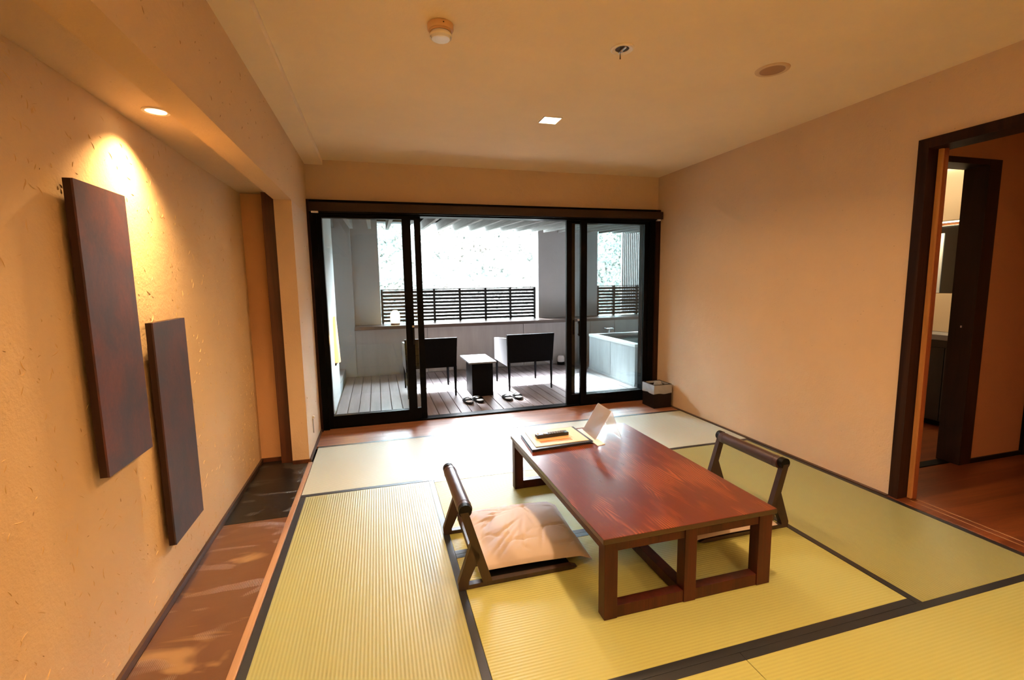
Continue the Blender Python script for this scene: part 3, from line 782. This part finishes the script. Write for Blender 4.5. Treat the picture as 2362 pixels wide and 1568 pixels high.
obj('tile_panel', B(5.205, 5.248, 2.53, 3.895, 0.864, 1.23, bev=0.003), M_cream_tile, bs)
mr = thing('mirror', 'dark washroom mirror between the lit splashback and the lit cabinet', 'mirror', (5.236, 3.2, 1.235))
obj('mirror_glass', B(5.225, 5.248, 2.53, 3.895, 1.235, 1.87), M_mirror, mr)
obj('painted_reflection_strip', B(5.215, 5.2245, 3.235, 3.60, 1.236, 1.80), M_reflection_strip, mr)  # strip added in place of a blurry reflection in the mirror
uc = thing('wall_cabinet', 'cream lit wall cabinet above the washroom mirror', 'cabinet', (5.1, 3.2, 1.9))
obj('cabinet_body', B(5.05, 5.248, 2.53, 3.895, 1.90, 2.36, bev=0.003), M_cream_tile, uc)
obj('light_strip', B(5.02, 5.045, 2.53, 3.895, 2.37, 2.40), M_lit, uc)
obj('under_light', B(5.16, 5.20, 3.0, 3.30, 1.893, 1.899), M_lit, uc)
lamp('basin_lamp', 'AREA', (5.08, 3.15, 1.885), 7.0, (1.0, 0.74, 0.42), shape='RECTANGLE', size=0.08, size_y=0.7)
lamp('washroom_lamp', 'AREA', (4.6, 3.1, 2.45), 6.0, (1.0, 0.78, 0.50), shape='SQUARE', size=0.2)

# ================================================================== ALCOVE THINGS
M_art2 = artboard('dusky_lacquer_board', (0.045, 0.036, 0.050), (0.11, 0.045, 0.045))
def board(y0, y1, z0, z1, m, label):
    t = thing('wall_board', label, 'wall art', (-0.93, (y0+y1)/2, z0), 'lacquered wall boards')
    obj('board_face', B(-0.9062, -0.900, y0, y1, z0, z1), m, t)
    obj('board_edge', B(-0.928, -0.9064, y0, y1, z0, z1), M_art_edge, t)
    obj('hanging_batten', B(-0.949, -0.9282, y0+0.05, y1-0.05, z0+0.1, z1-0.1), M_dark, t)
board(1.843, 2.163, 0.763, 1.746, M_art, 'larger russet lacquered board hung higher and nearer on the alcove wall')
board(2.278, 2.615, 0.274, 1.254, M_art2, 'dusky lacquered board hung lower and further back on the alcove wall')
for (yy, lab) in ((2.25, 'round lit downlight in the alcove soffit above the wall boards'), (0.25, 'round downlight in the alcove soffit behind the camera')):
    dl = thing('alcove_downlight', lab, 'ceiling light', (-0.80, yy, 2.09))
    bm = newbm(); lathe(bm, [(0.036, 0.0), (0.047, 0.0), (0.047, -0.005), (0.036, -0.004)], (-0.80, yy, 2.09)); obj('trim_ring', bm, M_white, dl, True)
    bm = newbm(); lathe(bm, [(0.0, -0.001), (0.036, -0.001), (0.036, 0.0), (0, 0.0)], (-0.80, yy, 2.09)); obj('lit_lens', bm, M_bulb, dl, True)

# ================================================================== CEILING FITTINGS
for i, (x, y) in enumerate(CEIL_LIGHTS):
    lab = ['small square lit downlight in the ceiling nearest the window', 'square ceiling downlight above the near end of the low table', 'square ceiling downlight behind the camera'][i]
    dl = thing('square_downlight', lab, 'ceiling light', (x, y, H), 'square ceiling downlights')
    bm = newbm(); s = 0.068
    box(bm, x-s, x+s, y-s, y-s+0.006, H-0.006, H-0.0005); box(bm, x-s, x+s, y+s-0.006, y+s, H-0.006, H-0.0005)
    box(bm, x-s, x-s+0.006, y-s+0.006, y+s-0.006, H-0.006, H-0.0005); box(bm, x+s-0.006, x+s, y-s+0.006, y+s-0.006, H-0.006, H-0.0005)
    obj('frame', bm, M_white, dl)
    obj('diffuser', B(x-s+0.007, x+s-0.007, y-s+0.007, y+s-0.007, H-0.005, H-0.001), M_lit, dl)
M_sdbase = mat('cream_detector_plastic', (0.66, 0.42, 0.24), 0.45)
sx, sy = 0.330, 2.24
sd = thing('smoke_detector', 'round white smoke detector on the ceiling, left of the sprinkler light', 'smoke detector', (sx, sy, H))
bm = newbm(); lathe(bm, [(0, -0.001), (0.058, -0.001), (0.058, -0.020), (0.054, -0.026), (0.048, -0.027), (0.048, -0.034), (0, -0.034)], (sx, sy, H)); obj('base_ring', bm, M_sdbase, sd, True)
bm = newbm(); lathe(bm, [(0, -0.0345), (0.044, -0.0345), (0.046, -0.046), (0.040, -0.060), (0.030, -0.062), (0.0, -0.060)], (sx, sy, H)); obj('clear_cap', bm, M_white2, sd, True)
bm = newbm(); lathe(bm, [(0.048, -0.040), (0.051, -0.046), (0.049, -0.054), (0.045, -0.050)], (sx, sy, H)); obj('cap_ring', bm, M_white, sd, True)
bm = newbm(); lathe(bm, [(0, -0.012), (0.003, -0.012), (0.003, -0.016), (0, -0.016)], (sx+0.006, sy-0.058, H)); obj('indicator', bm, M_dark, sd)
ex, ey = 1.228, 2.23
em = thing('emergency_light', 'round ceiling fitting with dark lamp holes and a short hanging pull', 'ceiling light', (ex, ey, H))
bm = newbm(); lathe(bm, [(0.034, 0.0), (0.034, -0.004), (0.050, -0.010), (0.057, -0.006), (0.058, 0.0)], (ex, ey, H)); obj('trim_plate', bm, M_white, em, True)
bm = newbm(); lathe(bm, [(0, -0.0006), (0.034, -0.0006), (0.034, -0.002), (0, -0.002)], (ex, ey, H)); obj('dark_reflector', bm, M_dark, em)
bm = newbm(); box(bm, ex-0.005, ex+0.006, ey-0.033, ey+0.033, H-0.012, H-0.003, bev=0.002); tube(bm, (ex-0.003, ey, H-0.012), (ex-0.003, ey, H-0.020), 0.006, 0.004, 10); obj('lamp_bar', bm, M_metal, em)
bm = newbm(); tube(bm, (ex-0.030, ey-0.035, H-0.008), (ex-0.030, ey-0.035, H-0.055), 0.0012, None, 6); tube(bm, (ex-0.030, ey-0.035, H-0.045), (ex-0.030, ey-0.035, H-0.068), 0.0018, 0.0034, 8); obj('pull_cord', bm, M_dark, em)
px, py = 2.157, 2.24
spk = thing('ceiling_speaker', 'round beige speaker grille on the ceiling nearest the right wall', 'speaker', (px, py, H))
bm = newbm(); lathe(bm, [(0.064, 0), (0.064, -0.005), (0.072, -0.008), (0.086, -0.004), (0.088, 0)], (px, py, H), 40); obj('rim', bm, mat('cream_rim', (0.60, 0.44, 0.27), 0.5), spk, True)
bm = newbm(); lathe(bm, [(0, -0.002), (0.064, -0.001), (0.064, -0.004), (0, -0.006)], (px, py, H), 40); obj('grille', bm, mat('tan_mesh', (0.33, 0.19, 0.11), 0.6), spk, True)

# ================================================================== LOW TABLE
TX0, TX1, TY0, TY1, TH = 0.830, 1.698, 1.608, 2.985, 0.364
tb = thing('low_table', 'low reddish brown lacquered table standing on the tatami', 'table', ((TX0+TX1)/2, (TY0+TY1)/2, 0.0015))
obj('tabletop', B(TX0, TX1, TY0, TY1, TH-0.024, TH, bev=0.0035), M_table, tb)
lx0, lx1, ly0, ly1 = TX0+0.010, TX1-0.016, TY0+0.008, TY1-0.008
zf = 0.0016; lw = 0.060
for (a, b) in ((lx0, lx0+lw), (1.222, 1.282), (lx1-lw-0.012, lx1)):
    obj('leg', B(a, b, ly0, ly0+0.055, zf, TH-0.0245, bev=0.002), M_table_leg, tb)
    obj('leg', B(a, b, ly1-0.055, ly1, zf, TH-0.0245, bev=0.002), M_table_leg, tb)
for yy in (ly0+0.006, ly1-0.051):
    for (a, b) in ((lx0+lw+0.0005, 1.2215), (1.2825, lx1-lw-0.0125)):
        obj('apron', B(a, b, yy, yy+0.04, 0.298, TH-0.0245), M_table_leg, tb)
        obj('bottom_rail', B(a, b, yy-0.002, yy+0.045, zf, 0.055, bev=0.002), M_table_leg, tb)
obj('side_apron', B(lx0+0.002, lx0+0.032, ly0+0.0555, ly1-0.0555, 0.298, TH-0.0245), M_table_leg, tb)
obj('side_apron', B(lx1-0.032, lx1-0.002, ly0+0.0555, ly1-0.0555, 0.298, TH-0.0245), M_table_leg, tb)
obj('stretcher', B(1.225, 1.279, ly0+0.0555, ly1-0.0555, zf, 0.050, bev=0.002), M_table_leg, tb)

# ================================================================== FLOOR CHAIRS (built at the origin, facing +x)
def floor_chair():
    t = thing('floor_chair', 'legless brown wooden floor chair with leather roll, left of the low table', 'floor chair', (0, 0, 0), 'floor chairs at the low table')
    w = 0.265
    for s in (-1, 1):
        ya = s*w; e = -s*0.030
        bm = newbm()      # runner
        prism(bm, [(-0.01, ya, 0.0016), (0.50, ya, 0.0016), (0.53, ya, 0.010), (0.50, ya, 0.022), (-0.01, ya, 0.022)], (0, e, 0)); obj('runner', bm, M_chair_wood, t)
        bm = newbm()      # upright leaning back
        prism(bm, [(0.057, ya, 0.0225), (0.102, ya, 0.0225), (-0.002, ya, 0.372), (-0.040, ya, 0.372)], (0, e, 0)); obj('upright', bm, M_chair_wood, t)
        bm = newbm()      # rear brace
        prism(bm, [(-0.055, ya, 0.0016), (-0.0105, ya, 0.0016), (-0.0105, ya, 0.034), (0.048, ya, 0.155), (0.005, ya, 0.215), (-0.058, ya, 0.035)], (0, e, 0)); obj('brace', bm, M_chair_wood, t)
    obj('seat_board', B(0.062, 0.50, -w+0.031, w-0.031, 0.011, 0.020, bev=0.001), M_black2, t)
    obj('cross_bar', B(0.022, 0.045, -w+0.031, w-0.031, 0.085, 0.115, bev=0.002), M_chair_wood, t)
    bm = newbm(); n = 18
    tube(bm, (-0.012, -w+0.032, 0.372), (-0.012, w-0.032, 0.372), 0.034, None, 24)
    roll = obj('leather_roll', bm, M_leather, t, True)
    for s in (-1, 1):
        bm = newbm(); tube(bm, (-0.012, s*(w-0.060), 0.372), (-0.012, s*(w-0.067), 0.372), 0.0352, None, 24); obj('leather_band', bm, M_leather, roll, True)
        bm = newbm(); tube(bm, (-0.016, s*(w-0.0005), 0.378), (-0.016, s*(w-0.031), 0.378), 0.030, None, 20); obj('end_cap', bm, M_black2, t, True)
    return t
ch1 = floor_chair()
ch1.location = (0.352, 2.248, 0); WL[ch1] = Vector(ch1.location)
ch2 = dup_tree(ch1, (2.118, 2.248, 0), 'brown wooden floor chair with leather roll, right of the low table by the hall', PI)

def zabuton(cx, cy, rot, label, seed=0):
    rnd = random.Random(seed); bm = newbm(); w, d = 0.575, 0.585; N = 72
    rad = [(rnd.uniform(0, 2*PI), rnd.uniform(0.6, 1.0), rnd.randint(7, 19)) for _ in range(7)]
    wr = [(rnd.uniform(-.45, .45), rnd.uniform(-.45, .45), rnd.uniform(0, PI), rnd.uniform(0.05, 0.2), rnd.uniform(0.006, 0.018)) for _ in range(46)]
    def top(u, v):
        a, b = 2*u-1, 2*v-1
        pin = 1-0.035*(1-a*a)*(abs(b)**3); pin2 = 1-0.035*(1-b*b)*(abs(a)**3)
        x = a*w/2*pin2; y = b*d/2*pin
        e = (1-a**8)*(1-b**8); h = 0.068*(max(0.0, (1-a*a)*(1-b*b)))**0.42
        edge = max(abs(a), abs(b))
        pl = 0.0
        for ph, am, fr in rad: pl += am*math.sin(fr*math.atan2(b, a)+ph)
        h += 0.0022*pl*max(0, edge-0.45)*(1-edge)*6
        for wx, wy, an, ln, hh in wr:
            px_, py_ = a/2-wx, b/2-wy; s_ = px_*math.cos(an)+py_*math.sin(an); q_ = -px_*math.sin(an)+py_*math.cos(an)
            h -= hh*0.5*math.exp(-(q_/0.014)**2-(s_/ln)**2)*(1-edge**6)
        return x, y, h
    def droop(a): return 0.026*max(0.0, (a-0.78)/0.22)**1.2
    def f_up(u, v):
        x, y, h = top(u, v); return Vector((x, y, 0.014+max(h, 0)-droop(2*u-1)))
    def f_dn(u, v):
        x, y, h = top(u, v); a, b = 2*u-1, 2*v-1
        hh = 0.030*(max(0.0, (1-a**6)*(1-b**6)))**0.5
        return Vector((x, y, 0.014-hh*0.40-droop(a)*0.8))
    grid(bm, f_up, N, N); grid(bm, f_dn, 24, 24)
    o = obj('floor_cushion', bm, M_cushion, None, True)
    o.location = (cx, cy, 0.0215); o.rotation_euler = (0, 0, rot)
    for vv in o.data.vertices: pass
    return tag(o, label, 'cushion', 'peach floor cushions')
zabuton(0.698, 2.305, -0.05, 'plump peach floor cushion on the left floor chair', 4)
zabuton(1.785, 2.243, PI, 'peach floor cushion on the right floor chair, mostly hidden by the low table', 9)

# ================================================================== THINGS ON THE TABLE
zt = TH+0.0005
bd = thing('binder', 'black guest folder lying under the cream booklet on the low table', 'folder', (1.07, 2.79, zt))
bm = newbm(); prism(bm, [(0.868, 2.625, zt), (1.288, 2.655, zt), (1.290, 2.985-0.01, zt), (0.895, 2.968, zt)], (0, 0, 0.006)); obj('lower_cover', bm, M_binder, bd)
bm = newbm(); prism(bm, [(0.880, 2.64, zt+0.0065), (1.276, 2.665, zt+0.0065), (1.276, 2.965, zt+0.0065), (0.905, 2.955, zt+0.0065)], (0, 0, 0.007)); obj('page_block', bm, M_paper_w, bd)
bm = newbm(); prism(bm, [(0.868, 2.620, zt+0.014), (1.288, 2.650, zt+0.014), (1.288, 2.972, zt+0.014), (0.893, 2.966, zt+0.014)], (0, 0, 0.004)); obj('upper_cover', bm, M_binder, bd)
zc = zt+0.0185
bk = thing('booklet', 'cream booklet with orange print on the black folder under the remote', 'booklet', (1.09, 2.80, zc))
bm = newbm(); prism(bm, [(0.902, 2.655, zc), (1.268, 2.672, zc), (1.268, 2.958, zc), (0.925, 2.955, zc)], (0, 0, 0.003)); obj('cover', bm, M_paper, bk)
obj('printed_band', B(0.955, 1.17, 2.705, 2.745, zc+0.0031, zc+0.0036), M_sticker, bk)
obj('printed_block', B(0.94, 1.19, 2.755, 2.90, zc+0.0031, zc+0.0035), mat('pale_orange_print', (0.72, 0.50, 0.26), 0.5), bk)
lf = tag(obj('leaflet', prism(newbm(), [(1.295, 2.60, zt), (1.355, 2.615, zt), (1.345, 2.95, zt), (1.298, 2.945, zt)], (0, 0, 0.003)), M_paper_w), 'white leaflet peeking out right of the black folder', 'leaflet')
zr = zc+0.0042
rm = thing('remote_control', 'black remote control resting on the cream booklet', 'remote', (0, 0, 0))
bm = newbm(); box(bm, -0.112, 0.112, -0.026, 0.026, 0, 0.022, bev=0.006); obj('remote_body', bm, M_remote, rm, True)
for i in range(6):
    for j in range(3):
        obj('button', B(-0.025+i*0.018, -0.014+i*0.018, -0.018+j*0.013, -0.009+j*0.013, 0.0222, 0.0245, bev=0.001), M_button, rm)
bm = newbm(); lathe(bm, [(0, 0.0), (0.011, 0.0), (0.011, 0.003), (0, 0.003)], (-0.052, 0, 0.0222), 16); obj('round_button', bm, M_button_w, rm)
obj('power_button', B(-0.102, -0.090, 0.006, 0.016, 0.0222, 0.0245, bev=0.001), M_sticker, rm)
rm.location = (1.068, 2.815, zr); rm.rotation_euler = (0, 0, 0.06)
# translucent white tent card
def card(name, see):
    m = bpy.data.materials.new(name); m.use_nodes = True; t = m.node_tree; t.nodes.clear()
    out = t.nodes.new('ShaderNodeOutputMaterial'); a = t.nodes.new('ShaderNodeMixShader'); b = t.nodes.new('ShaderNodeMixShader')
    df = t.nodes.new('ShaderNodeBsdfDiffuse'); tl = t.nodes.new('ShaderNodeBsdfTranslucent'); tr = t.nodes.new('ShaderNodeBsdfTransparent')
    df.inputs[0].default_value = (0.85, 0.87, 0.92, 1); tl.inputs[0].default_value = (0.85, 0.88, 0.95, 1)
    a.inputs[0].default_value = 0.88; b.inputs[0].default_value = see
    t.links.new(df.outputs[0], a.inputs[1]); t.links.new(tl.outputs[0], a.inputs[2]); t.links.new(a.outputs[0], b.inputs[1]); t.links.new(tr.outputs[0], b.inputs[2]); t.links.new(b.outputs[0], out.inputs[0])
    return m
M_card = card('translucent_white_card', 0.35); M_card2 = card('clear_white_card', 0.6)
tc = thing('tent_card', 'translucent white acrylic tent card standing on the low table', 'table sign', (1.38, 2.82, zt))
bm = newbm(); prism(bm, [(1.325, 2.70, zt+0.004), (1.340, 2.925, zt+0.004), (1.445, 2.905, zt+0.19), (1.430, 2.68, zt+0.19)], (0.003, 0, 0)); obj('front_sheet', bm, M_card, tc)
bm = newbm(); prism(bm, [(1.500, 2.665, zt+0.004), (1.515, 2.89, zt+0.004), (1.449, 2.905, zt+0.19), (1.434, 2.68, zt+0.19)], (0.003, 0, 0)); obj('rear_sheet', bm, M_card2, tc)
#, (1.510, 2.660, zt), (1.525, 2.89, zt), (1.335, 2.93, zt)], (0, 0, 0.003)); obj('base_sheet', bm, M_acrylic, tc)

# ================================================================== WASTE BIN
wb = thing('waste_bin', 'square dark waste bin with a white liner in the corner by the window', 'waste bin', (2.973, 4.505, 0.0))
def walls(bm, x0, x1, y0, y1, z0, z1, t):
    box(bm, x0, x1, y0, y0+t, z0, z1); box(bm, x0, x1, y1-t, y1, z0, z1)
    box(bm, x0, x0+t, y0+t, y1-t, z0, z1); box(bm, x1-t, x1, y0+t, y1-t, z0, z1)
bm = newbm(); walls(bm, 2.858, 3.075, 4.39, 4.62, 0.0012, 0.262, 0.008); box(bm, 2.866, 3.067, 4.398, 4.612, 0.0012, 0.012); obj('bin_body', bm, M_bin, wb)
bm = newbm(); rnd = random.Random(5)
def liner(u, v):
    # a folded sheet wrapping over the rim
    s = u*4; k = int(s) % 4; f = s-int(s)
    x0, x1, y0, y1 = 2.855, 3.078, 4.387, 4.623
    P = [(x0, y0), (x1, y0), (x1, y1), (x0, y1)]; a = P[k]; b = P[(k+1) % 4]
    p = Vector((a[0]+(b[0]-a[0])*f, a[1]+(b[1]-a[1])*f, 0)); c = Vector(((x0+x1)/2, (y0+y1)/2, 0))
    if v < 0.8: z = 0.16+0.108*(v/0.8); off = 0.004*math.sin(u*57+v*9)*(0.5+0.5*math.sin(u*23))
    else: z = 0.268-0.03*(v-0.8)/0.2; off = -0.012-0.03*(v-0.8)
    if v < 0.01: z += 0.004*math.sin(u*31)
    d = (p-c).normalized()
    p = p+d*(off+0.001); p.z = z
    return p
grid(bm, liner, 96, 8, True); obj('bin_liner', bm, M_bag, wb, True)
bm = newbm(); q = bmesh.ops.create_icosphere(bm, subdivisions=3, radius=0.045)
for vv in bm.verts:
    k = 1+0.22*math.sin(vv.co.x*130+vv.co.y*90)*math.sin(vv.co.z*120+1); vv.co = vv.co*k + Vector((3.015, 4.56, 0.225))
obj('crumpled_liner_end', bm, M_bag, wb, True)
